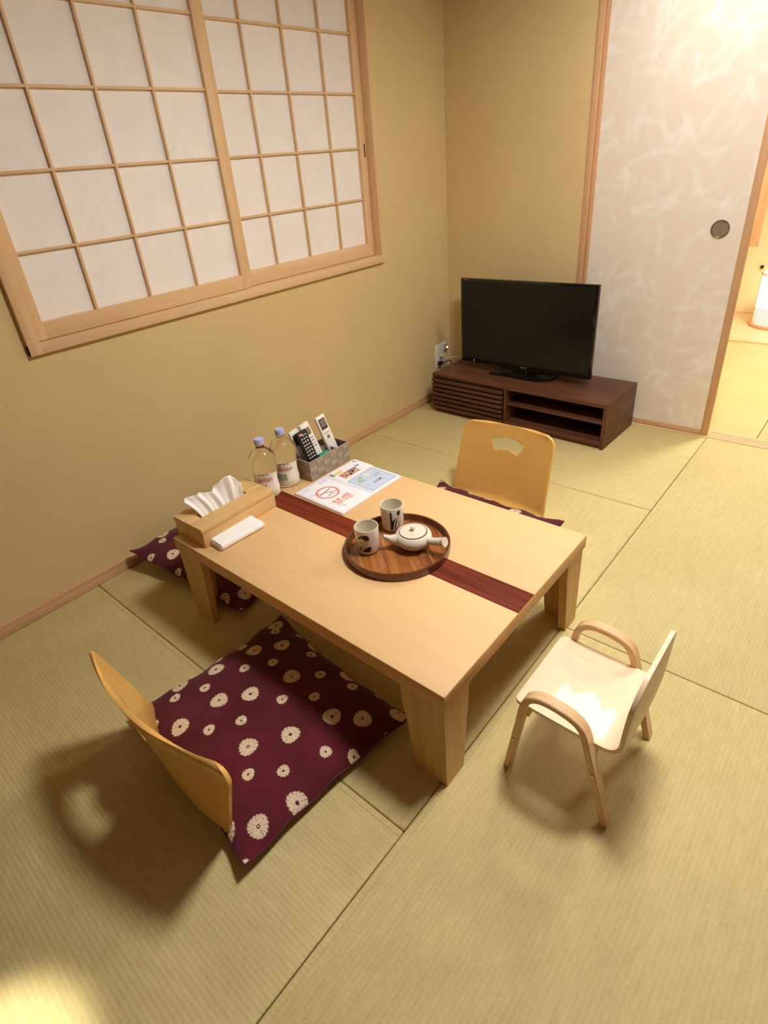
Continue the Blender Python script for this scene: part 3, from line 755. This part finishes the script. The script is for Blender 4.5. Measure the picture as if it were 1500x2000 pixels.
# ------------------------------------------------------------------ legless chairs (bent ply)
def legless_chair(loc, rz, label, phi, h, xl0, xl1, xr0, xr1, bc0, bc1, hole_s, hole_t, dz=0.):
    """local: sitter faces +y; left/right edges interpolate from bottom (0) to top (1)"""
    t = thing('legless_chair', loc, label, 'floor chair', rz, 'legless bent plywood chairs')
    R0 = .045   # bend radius between seat and back
    def side_profile(q):
        """q in [0,1] along seat front -> bend -> top; returns (y, z, tback) """
        Ls = .36; Lb = R0 * (PI / 2 - phi); Lh = h - R0
        d = q * (Ls + Lb + Lh)
        if d < Ls: return (R0 + Ls - d + .0, .0095, 0.)
        if d < Ls + Lb:
            a = (d - Ls) / R0; return (R0 - R0 * math.sin(a), .0095 + R0 * (1 - math.cos(a)), .02)
        e = d - Ls - Lb; a = PI / 2 - phi
        y0 = R0 - R0 * math.sin(a); z0 = .0095 + R0 * (1 - math.cos(a))
        return (y0 - e * math.sin(phi), z0 + e * math.cos(phi), e / Lh)
    Ls = .36; Lb = R0 * (PI / 2 - phi); Lh = h - R0; LT = Ls + Lb + Lh
    rr_ = .050
    def F(s, q):
        y, z, tb_ = side_profile(q)
        tt = min(1., max(0., z / h))
        a = xl0 + (xl1 - xl0) * tt; b = xr0 + (xr1 - xr0) * tt
        # round the top corners and the front of the seat
        d = (1 - q) * LT; cut = 0
        if d < rr_: cut = rr_ - math.sqrt(max(0, rr_ ** 2 - (rr_ - d) ** 2))
        d2 = q * LT
        if d2 < rr_: cut = rr_ - math.sqrt(max(0, rr_ ** 2 - (rr_ - d2) ** 2))
        x = (a + cut) + (b - a - 2 * cut) * (s + 1) / 2
        g = min(1., max(0., (q * LT - Ls * .8) / (Ls * .2 + Lb + .03))); g = g * g * (3 - 2 * g)
        bb = bc0[0] + (bc1[0] - bc0[0]) * tb_; cc_ = bc0[1] + (bc1[1] - bc0[1]) * tb_
        y += g * (bb * s + cc_ * s * s)
        return Vector((x, y, z + dz))
    # parameter rows
    qh0 = (Ls + Lb + Lh * hole_t[0]) / LT; qh1 = (Ls + Lb + Lh * hole_t[1]) / LT
    qs = list(np.linspace(0, rr_ / LT, 7)) + list(np.linspace(rr_ / LT, Ls / LT, 6))[1:] + list(np.linspace(Ls / LT, (Ls + Lb) / LT, 9))[1:] + \
         list(np.linspace((Ls + Lb) / LT, qh0, 8))[1:] + list(np.linspace(qh0, qh1, 7))[1:] + list(np.linspace(qh1, 1 - rr_ / LT, 5))[1:]
    qs += [1 - rr_ / LT * (1 - math.sin(k / 8 * PI / 2)) for k in range(1, 9)]
    ss = list(np.linspace(-1, hole_s[0], 9)) + list(np.linspace(hole_s[0], hole_s[1], 13))[1:] + list(np.linspace(hole_s[1], 1, 9))[1:]
    V = []; idx = {}; Fc = []
    def vid(s, q):
        k = (round(s, 6), round(q, 6))
        if k not in idx: idx[k] = len(V); V.append(F(s, q))
        return idx[k]
    eps = 1e-9
    for i in range(len(ss) - 1):
        for j in range(len(qs) - 1):
            if ss[i] >= hole_s[0] - eps and ss[i + 1] <= hole_s[1] + eps and qs[j] >= qh0 - eps and qs[j + 1] <= qh1 + eps: continue
            Fc.append((vid(ss[i], qs[j]), vid(ss[i + 1], qs[j]), vid(ss[i + 1], qs[j + 1]), vid(ss[i], qs[j + 1])))
    # patch around the fan-shaped hole
    si = [s for s in ss if hole_s[0] - eps <= s <= hole_s[1] + eps]; qi = [q for q in qs if qh0 - eps <= q <= qh1 + eps]
    per = [(s, qi[0]) for s in si[:-1]] + [(si[-1], q) for q in qi[:-1]] + [(s, qi[-1]) for s in si[::-1][:-1]] + [(si[0], q) for q in qi[::-1][:-1]]
    cs, cq = (si[0] + si[-1]) / 2, (qi[0] + qi[-1]) / 2; hs, hq = (si[-1] - si[0]) / 2, (qi[-1] - qi[0]) / 2
    # fan outline in unit coordinates (u across, v up)
    fan = []
    for k in range(13):
        a = -1 + 2 * k / 12; fan.append((a * .90, .84 - .50 * a * a))          # top arc
    for k in range(9):
        a = 1 - 2 * k / 8; fan.append((a * .56, -.46 - .36 * a * a))           # bottom arc, concave
    def hit(u, v):
        L_ = math.hypot(u, v); du, dv = u / L_, v / L_; best = None
        n = len(fan)
        for k in range(n):
            (x1, y1), (x2, y2) = fan[k], fan[(k + 1) % n]; ex, ey = x2 - x1, y2 - y1
            den = du * ey - dv * ex
            if abs(den) < 1e-9: continue
            tt = (x1 * ey - y1 * ex) / den; w_ = (x1 * dv - y1 * du) / den
            if tt > 0 and -1e-6 <= w_ <= 1 + 1e-6 and (best is None or tt < best): best = tt
        return du * best, dv * best
    cor = [fan[0], fan[12], fan[13], fan[-1]]; snap = {}
    for cn in cor:
        k = min(range(len(per)), key=lambda k_: math.hypot(*(np.array(hit((per[k_][0] - cs) / hs, (per[k_][1] - cq) / hq)) - np.array(cn)))); snap[k] = cn
    K = 3; rings = []
    for kk in range(K + 1):
        ring = []
        for ki, (s, q) in enumerate(per):
            u, v = (s - cs) / hs, (q - cq) / hq; hu, hv = snap.get(ki) or hit(u, v); f = kk / K
            uu, vv = u * (1 - f) + hu * f, v * (1 - f) + hv * f
            ring.append(vid(s, q) if kk == 0 else vid(cs + uu * hs, cq + vv * hq))
        rings.append(ring)
    n = len(per)
    for a, b in zip(rings[:-1], rings[1:]):
        for k in range(n): Fc.append((a[k], a[(k + 1) % n], b[(k + 1) % n], b[k]))
    o = mesh_obj('bent_shell', V, Fc, 'bent_ply', t)
    md = o.modifiers.new('ply', 'SOLIDIFY'); md.thickness = .0115; md.offset = 0
    md = o.modifiers.new('edge', 'BEVEL'); md.width = .002; md.segments = 2; md.limit_method = 'ANGLE'; md.angle_limit = math.radians(50)
    o.data.set_sharp_from_angle(angle=math.radians(50))
    return t
legless_chair((1.085, -2.930, 0), 0, 'bent plywood legless chair with fan-shaped hole, nearest the camera on the left', .15, .384,
              -.235, -.255, .232, .373, (-.039, .046), (.008, .045), (-.58, .12), (.56, .84))
legless_chair((1.066, -1.165, .0), math.radians(181.5), 'bent plywood legless chair facing the table from the television side', .285, .374,
              -.235, -.222, .235, .222, (0, .035), (0, .025), (-.42, .42), (.58, .845))

# ------------------------------------------------------------------ floor cushions with shibori dots
DOTS = [(-0.274, 0.223, 1), (-0.244, 0.202, 0), (-0.272, 0.089, 0), (-0.214, 0.101, 1), (-0.164, 0.175, 1), (-0.291, 0.008, 0), (-0.244, -0.023, 1), (-0.165, 0.036, 0), (-0.116, 0.109, 0), (-0.026, 0.115, 1), (-0.277, -0.131, 1), (-0.238, -0.164, 0), (-0.194, -0.086, 0), (-0.113, -0.082, 1), (-0.062, -0.007, 1), (0.025, 0.045, 0), (-0.176, 0.255, 0), (-0.1, 0.26, 1), (-0.067, 0.219, 0), (0.009, 0.263, 0), (0.029, 0.181, 0), (0.076, 0.25, 1), (0.126, 0.223, 0), (0.198, 0.267, 0), (0.086, 0.115, 0), (0.285, 0.257, 1), (0.174, 0.108, 1), (0.236, 0.165, 1), (0.137, -0.007, 1), (0.319, 0.182, 0), (-0.127, -0.202, 1), (-0.048, -0.152, 0), (-0.003, -0.075, 0), (0.084, -0.107, 1), (0.149, -0.149, 0), (0.205, -0.08, 0), (0.24, 0.03, 0), (0.291, 0.081, 0), (0.286, -0.100, 1), (0.266, -0.2, 1), (0.215, -0.262, 1), (0.318, -0.268, 0), (.03, -.245, 1), (.12, -.24, 0), (-.21, -.25, 0), (-.05, -.25, 0)]
def cushion_mesh(name, hx, hy, H_, N=300, seed=1, pinch=.06):
    lin = np.linspace(-1, 1, N + 1); U, Vv = np.meshgrid(lin, lin, indexing='ij')
    # concave sides, pointed corners
    X = hx * U * (1 - pinch * (1 - Vv ** 2) * np.abs(U) ** 3); Y = hy * Vv * (1 - pinch * (1 - U ** 2) * np.abs(Vv) ** 3)
    prof = ((1 - np.abs(U) ** 3.2) * (1 - np.abs(Vv) ** 3.2)) ** .55
    rs = np.random.RandomState(seed); wr = np.zeros_like(U)
    for k in range(10):
        a = rs.uniform(0, PI); f = rs.uniform(5, 14); ph_ = rs.uniform(0, 6)
        wr += np.sin(f * (np.cos(a) * U + np.sin(a) * Vv) + ph_ + rs.uniform(.5, 1.5) * np.sin(2.5 * U * Vv + k)) / 10
    edge = np.maximum(np.abs(U), np.abs(Vv)); wr = wr * (.2 + .8 * edge ** 2) * (1 - edge ** 10)
    seamw = .006 * np.sin(U * 13 + seed) * np.abs(Vv) ** 8 + .006 * np.sin(Vv * 11 + seed) * np.abs(U) ** 8
    mid = .018 + seamw + .010 * (np.abs(U * Vv)) ** 3
    Zt = mid + H_ * prof + .006 * wr * 1.6; Zb = mid - np.minimum(mid - .0005, .040 * prof) 
    P = []
    top = np.stack([X, Y, Zt], -1).reshape(-1, 3)
    # dots
    d = np.zeros(U.shape)
    for k, (du, dv, big) in enumerate(DOTS):
        du = du / .315 * hx; dv = dv / .27 * hy
        R_ = (.0255 if big else .0160); dx = X - du; dy = Y - dv; rr2 = np.hypot(dx, dy * .98); an = np.arctan2(dy, dx)
        rn = np.random.RandomState(100 + k); nsp = rn.randint(13, 18) if big else rn.randint(8, 12); ph_ = rn.uniform(0, 6)
        rag = R_ * (1 + .035 * np.sin(an * nsp + ph_) + .05 * np.sin(an * 3 + ph_ * 2))
        body = np.clip((rag - rr2) / .0016 + .5, 0, 1)
        hole = np.clip((rr2 - R_ * (.20 if big else .22)) / .0014 + .5, 0, 1)
        spoke = np.cos(an * nsp + ph_ + .8 * np.sin(an * 3))
        sp_ = np.clip((spoke - .86) * 9, 0, 1) * (rr2 > R_ * .34) * np.where(np.sin(an * 7 + ph_) > -.3, 1, (rr2 > R_ * .62))
        v = body * hole * (1 - .85 * sp_)
        if big: v = np.maximum(v, np.clip((.0022 - rr2) / .001 + .5, 0, 1) * (k % 2))
        d = np.maximum(d, v)
    n = N + 1
    ii = np.arange(n * n).reshape(n, n)
    ft = np.stack([ii[:-1, :-1], ii[1:, :-1], ii[1:, 1:], ii[:-1, 1:]], -1).reshape(-1, 4)
    # bottom: coarse grid sharing the rim is made separately
    nb = 41; sb = np.linspace(0, N, nb).astype(int)
    bot = np.stack([X, Y, Zb], -1)[np.ix_(sb, sb)].reshape(-1, 3); jj = np.arange(nb * nb).reshape(nb, nb) + n * n
    fb = np.stack([jj[:-1, :-1], jj[:-1, 1:], jj[1:, 1:], jj[1:, :-1]], -1).reshape(-1, 4)
    V = np.concatenate([top, bot]); Fa = np.concatenate([ft, fb])
    me = bpy.data.meshes.new(name); me.vertices.add(len(V)); me.vertices.foreach_set('co', V.astype(np.float32).ravel())
    me.loops.add(Fa.size); me.loops.foreach_set('vertex_index', Fa.astype(np.int32).ravel())
    me.polygons.add(len(Fa)); me.polygons.foreach_set('loop_start', np.arange(0, Fa.size, 4, dtype=np.int32)); me.polygons.foreach_set('loop_total', np.full(len(Fa), 4, dtype=np.int32))
    me.update(calc_edges=True); me.validate()
    me.polygons.foreach_set('use_smooth', [True] * len(me.polygons))
    at = me.attributes.new('dots', 'FLOAT', 'POINT'); at.data.foreach_set('value', np.concatenate([d.ravel(), np.zeros(len(bot))]).astype(np.float32))
    me.materials.append(M['cushion']); return me
def cushion(loc, rot, label, me, hx, hy, pinch=.06):
    t = thing('floor_cushion', loc, label, 'cushion', 0, 'wine red dotted floor cushions'); t.rotation_euler = rot
    o = bpy.data.objects.new('cover', me); COL.objects.link(o); o.parent = t
    # stitched seam cord along the rim
    pts = []
    for side in range(4):
        for k in range(24):
            a = -1 + 2 * k / 24; U, V_ = ((a, -1), (1, a), (-a, 1), (-1, -a))[side]
            x = hx * U * (1 - pinch * (1 - V_ ** 2) * abs(U) ** 3); y = hy * V_ * (1 - pinch * (1 - U ** 2) * abs(V_) ** 3)
            z = .018 + .006 * math.sin(U * 13 + 1) * abs(V_) ** 8 + .006 * math.sin(V_ * 11 + 1) * abs(U) ** 8 + .010 * abs(U * V_) ** 3
            pts.append((x, y, z))
    MB().tube(pts, .0028, 8, closed=True).build('seam', M['seam'], t)
    return t
M['seam'] = mat('wine_seam', (.11, .014, .03), .8)
cm = cushion_mesh('cushion_cover', .322, .280, .052)
cushion((1.135, -2.643, .014), (0, 0, math.radians(-5.5)), 'wine red dotted floor cushion in the nearest legless chair', cm, .322, .280)
cushion((1.080, -1.500, .014), (0, 0, math.radians(178.5)), 'wine red dotted floor cushion in the far legless chair by the television', cm, .322, .280)
cushion((.325, -2.165, .030), (0, math.radians(6.5), math.radians(8)), 'wine red dotted floor cushion between the wall and the table end', cm, .322, .280)

# ------------------------------------------------------------------ child's armchair
kc = thing('child_armchair', (1.90, -2.175, 0), 'small light birch child armchair beside the right end of the table', 'chair')
ox, oy = 1.90, -2.175
def seat_sheet():
    # profile in (x, z), front to top of the back
    pr = [(1.762 - ox, .2335), (1.80 - ox, .236), (1.86 - ox, .2335), (1.93 - ox, .232), (1.985 - ox, .233)]
    for k in range(1, 9):
        a = math.radians(89) * k / 8; pr.append((1.985 - ox + .038 * math.sin(a),   .233 + .038 * (1 - math.cos(a))))
    ex, ez = pr[-1]; d = math.radians(89)
    for L_ in np.linspace(.02, .178, 10): pr.append((ex + L_ * math.cos(d) + .010 * (L_ / .19) ** 2, ez + L_ * math.sin(d)))
    P_ = [Vector((a, b)) for a, b in pr]
    Ls = [0]
    for a, b in zip(P_[:-1], P_[1:]): Ls.append(Ls[-1] + (b - a).length)
    LT = Ls[-1]; r = .080
    def at(L_):
        x = float(np.interp(L_, Ls, [p.x for p in P_])); z = float(np.interp(L_, Ls, [p.y for p in P_])); return x, z
    rows_ = list(np.array([0, .02, .06, .13, .25, .45, .7, 1.]) * .018) + list(np.linspace(.018, LT - r, 34))[1:] + [LT - r * (1 - math.sin(k / 10 * PI / 2)) for k in range(1, 11)]
    V = []; F = []; nc = 16
    for L_ in rows_:
        x, z = at(L_); hw = .1375; cut = 0
        if L_ < .018: cut = .018 - math.sqrt(max(0, .018 ** 2 - (.018 - L_) ** 2))
        if LT - L_ < r: cut = r - math.sqrt(max(0, r * r - (r - (LT - L_)) ** 2))
        tb_ = max(0, (L_ - .24) / (LT - .24))
        for k in range(nc + 1):
            s_ = -1 + 2 * k / nc; bow = .012 * (1 - s_ * s_) * math.sin(PI * min(1, tb_))
            V.append((x + bow, s_ * (hw - cut), z))
    for i in range(len(rows_) - 1):
        for k in range(nc): a = i * (nc + 1) + k; F.append((a, a + 1, a + nc + 2, a + nc + 1))
    o = mesh_obj('seat_and_back', V, F, 'kid_ply', kc)
    md = o.modifiers.new('ply', 'SOLIDIFY'); md.thickness = .0105; md.offset = 0
    md = o.modifiers.new('edge', 'BEVEL'); md.width = .0015; md.segments = 2; md.limit_method = 'ANGLE'; md.angle_limit = math.radians(50)
    o.data.set_sharp_from_angle(angle=math.radians(50))
seat_sheet()
arm_pts = [(1.762, .000), (1.772, .070), (1.781, .140), (1.789, .195)]
arm_c = curve([(1.789, .195, 0), (1.796, .248, 0), (1.806, .283, 0), (1.829, .304, 0), (1.865, .310, 0), (1.908, .304, 0), (1.935, .290, 0), (1.950, .264, 0), (1.965, .210, 0), (1.985, .140, 0), (2.004, .068, 0), (2.022, .000, 0)], 6)
path = [(a - ox, b) for a, b in arm_pts[:-1]] + [(p.x - ox, p.y) for p in arm_c]
for yy in (-.150, .150):
    f = MB().strip(path, yy - .0145, yy + .0145, .0165, 1, bev=.0018).build('side_frame', 'kid_arm', kc, smooth=25)
    sg = -1 if yy < 0 else 1
    for (x, z) in ((1.779 - ox, .128), (1.979 - ox, .160)):
        MB().lathe([(0, .003), (.003, .0028), (.0052, .0012), (.0055, 0)], 20, Matrix.Translation((x, yy + sg * .0145, z)) @ Matrix.Rotation(-sg * PI / 2, 4, 'X')).build('screw_head', 'brass', f)
    # bolts into the seat
B('cross_rail', 'kid_arm', kc, 1.786 - ox, 1.804 - ox, -.136, .136, .200, .2275, .002)
B('cross_rail', 'kid_arm', kc, 1.952 - ox, 1.968 - ox, -.136, .136, .168, .222, .002)

# ------------------------------------------------------------------ tv stand
sx_, sy_, sh = 1.125, .400, .256
ts = thing('tv_stand', (.697, -.205, 0), 'dark walnut low television stand with slatted door on the left', 'tv stand', rz=math.radians(-1.6))
hx, hy = sx_ / 2, sy_ / 2
B('top_board', 'walnut', ts, -hx, hx, -hy, hy, sh - .020, sh, .0015)
B('side_panel', 'walnut_y', ts, -hx + .001, -hx + .019, -hy + .002, hy, .014, sh - .020, .001)
B('side_panel', 'walnut_y', ts, hx - .019, hx - .0005, -hy + .001, hy, .000, sh - .020, .001)
B('bottom_board', 'walnut', ts, -hx + .019, hx - .019, -hy + .003, hy, .022, .040, .001)
B('plinth', 'walnut', ts, -hx + .012, hx - .019, -hy + .016, -hy + .030, 0, .022, .001)
B('back_panel', 'blackm', ts, -hx + .019, hx - .019, hy - .012, hy - .004, .04, sh - .02, 0)
DV = -.040
B('divider', 'walnut_y', ts, DV - .009, DV + .009, -hy + .006, hy - .012, .04, sh - .02, .001)
B('shelf', 'walnut', ts, DV + .009, hx - .019, -hy + .012, hy - .012, .140, .153, .001)
dr = B('slat_door', 'blackm', ts, -hx + .004, DV - .012, -hy + .001, -hy + .007, .028, sh - .024, 0)
z0, z1 = .024, sh - .024; n = 7; pit = (z1 - z0) / n
for k in range(n):
    zz = z0 + pit * k
    B('slat', 'walnut', dr, -hx + .001, DV - .010, -hy - .0145, -hy + .001, zz + .004, zz + pit - .0075, .0015)

# television
tv = thing('television', (.652, -.200, sh + .0005), 'black flat-screen television switched off, on the walnut stand', 'television', rz=math.radians(-.6))
B('back_case', 'blackm', tv, -.40, .40, .008, .050, .060, .52, .012)
B('bezel', 'black', tv, -.420, .420, -.014, .012, .044, .548, .003)
B('screen', 'screen', tv, -.406, .406, -.0152, -.012, .070, .534, .0)
B('speaker_bar', 'black', tv, -.150, .230, -.006, .020, .030, .046, .003)
nk = B('stand_neck', 'black', tv, -.060, .080, -.004, .034, .010, .080, .006)
MB().prism([(-.190, -.062), (.130, -.062), (.195, -.018), (.195, .090), (-.190, .090)], 2, 0, .013, bev=.003).build('stand_base', 'black', tv)
Tx = Matrix.Rotation(PI / 2, 4, 'X')
text_mesh('brand_lettering', 'SHARP', .014, 'metal', tv, Matrix.Translation((.015, -.0146, .056)) @ Tx)
text_mesh('corner_lettering', 'AQUOS', .008, 'greyp', tv, Matrix.Translation((-.385, -.0146, .541)) @ Tx)
MB().box(.036, .040, -.0160, -.013, .031, .041, .001).build('status_mark', 'metal', tv)
MB().box(-.330, -.324, -.0158, -.013, .054, .062, .001).build('sticker_mark', 'labelw', tv)

# wall outlet with plugs and cords
ou = thing('wall_outlet', (0, -.118, .285), 'white wall outlet plate beside the television stand', 'outlet')
B('plate', 'white', ou, 0, .006, -.060, .062, -.080, .075, .002)
for (y, z) in ((-.028, .03), (.03, .03), (-.028, -.03), (.03, -.03)): B('socket', 'white', ou, .006, .0078, y - .016, y + .016, z - .022, z + .022, .001)
led = thing('plug_in_adapter', (.008, -.075, .322), 'small adapter with blue-white light at the top of the outlet', 'adapter')
B('adapter_body', 'metal', led, 0, .020, -.014, .014, -.018, .020, .004)
MB().lathe([(0, .004), (.005, .003), (.007, 0)], 20, Matrix.Translation((.020, 0, .004)) @ Matrix.Rotation(PI / 2, 4, 'Y')).build('indicator', 'led', led)
wc = thing('white_cord', (.008, -.118, .285), 'white cord with plug running from the outlet behind the television', 'cord')
B('plug', 'cordw', wc, 0, .024, -.024, -.002, -.010, .008, .004)
MB().tube(curve([(.024, -.013, 0), (.060, -.020, -.004), (.130, -.010, .004), (.230, .010, .020), (.330, .030, .030)], 8), .0026, 8).build('cable', 'cordw', wc)
bp = thing('black_cord', (.008, -.118, .285), 'black plug and cord low on the outlet plate', 'cord')
MB().box(0, .026, -.046, -.018, -.062, -.036, .005).build('plug', 'blackm', bp)
MB().tube(curve([(.024, -.032, -.050), (.046, -.026, -.040), (.060, .010, -.036), (.052, .040, -.060), (.026, .060, -.120), (.022, .075, -.200), (.030, .078, -.262)], 8), .0035, 8).build('cable', 'blackm', bp)

# ------------------------------------------------------------------ next room: hanging post board, woven floor lamp
t4 = struct('trim_4'); B('hanging_board', 'cedar_z', t4, .905, 1.327, 2.18, 2.22, .640, ZC, .003)
B('board_inlay', 'sill', t4, 1.262, 1.276, 2.176, 2.181, .72, 2.2, .001)
pg = thing('wall_peg', (1.300, 2.78, .395), 'tiny dark peg on the alcove wall left of the lamp', 'peg')
B('peg_body', 'blackm', pg, -.012, .012, -.026, 0, -.012, .012, .003)
LR = .175; lx, ly = 1.535, 2.42
fl2 = thing('floor_lamp', (lx, ly, .012), 'glowing woven cylindrical floor lamp in the alcove of the next room', 'lamp')
MB().lathe([(0, 0), (LR + .01, 0), (LR + .014, .008), (LR + .01, .022), (LR - .01, .026), (0, .026)], 48).build('base', 'cedar_x', fl2)
MB().lathe([(LR - .012, .026), (LR - .012, .40), (LR - .03, .415), (0, .415)], 48).build('shade', diffuser('lamp_shade_glow', 3.0), fl2)
M['cane'] = mat('pale_cane', (.62, .42, .18), .5)
wv = MB()
for k in range(11):
    z = .034 + .011 * k; R2 = LR - .006
    wv.tube([((R2 + .002 * (-1) ** (i + k)) * math.cos(2 * PI * i / 60), (R2 + .002 * (-1) ** (i + k)) * math.sin(2 * PI * i / 60), z) for i in range(60)], .0032, 5, closed=True)
for k in (0, 1): wv.tube([((LR - .006) * math.cos(2 * PI * i / 60), (LR - .006) * math.sin(2 * PI * i / 60), .400 + .010 * k) for i in range(60)], .004, 5, closed=True)
for i in range(40):
    a = 2 * PI * i / 40; wv.tube([((LR - .007) * math.cos(a), (LR - .007) * math.sin(a), z) for z in (.026, .41)], .0022, 4)
o = wv.build('cane_weave', 'cane', fl2); o['kind'] = 'stuff'

# ------------------------------------------------------------------ ceiling lights
def ceiling_light(p, label):
    x, y, z, r, st = p
    c = thing('ceiling_light', (x, y, z), label, 'ceiling light', 0)
    MB().lathe([(0, .0), (r, .0), (r, .010), (0, .010)], 48).build('diffuser', diffuser('diffuser_glow', st), c)
    MB().lathe([(r + .001, 0), (r + .02, 0), (r + .02, .04), (r * .6, ZC - z), (0, ZC - z)], 48).build('housing', 'white', c)
ceiling_light(MAIN_LAMP, 'large round white ceiling light above the low table')
ceiling_light(BACK_LAMP, 'small round white ceiling light in front of the sliding door')
ceiling_light(NEXT_LAMP, 'round white ceiling light of the next room')
x, y, z, st = PATCH_SPOT  # fixture and beam added only to throw the bright floor patch
dl = thing('patch_spot', (x, y, z), 'small added downlight behind the camera', 'patch_spot')
MB().lathe([(.030, 0), (.050, 0), (.052, -.004), (.046, -.006), (.030, -.004), (.028, .004)], 32).build('trim_ring', 'white', dl)
ld = bpy.data.lights.new('spot', 'SPOT'); ld.energy = st; ld.spot_size = math.radians(11); ld.spot_blend = .7; ld.shadow_soft_size = .03; ld.color = (1, .93, .80)
lo = bpy.data.objects.new('lamp_beam', ld); COL.objects.link(lo); lo.parent = dl; lo.location = (0, 0, -.012)
for o in bpy.data.objects:
    if o.type == 'MESH' and o.parent is not None and any(k in o.name for k in ('print', 'ink_lines', 'highlight', 'doodle', 'drawing', 'border', 'faded_title', 'mountains', 'text', 'word', 'lettering')): o['kind'] = 'stuff'
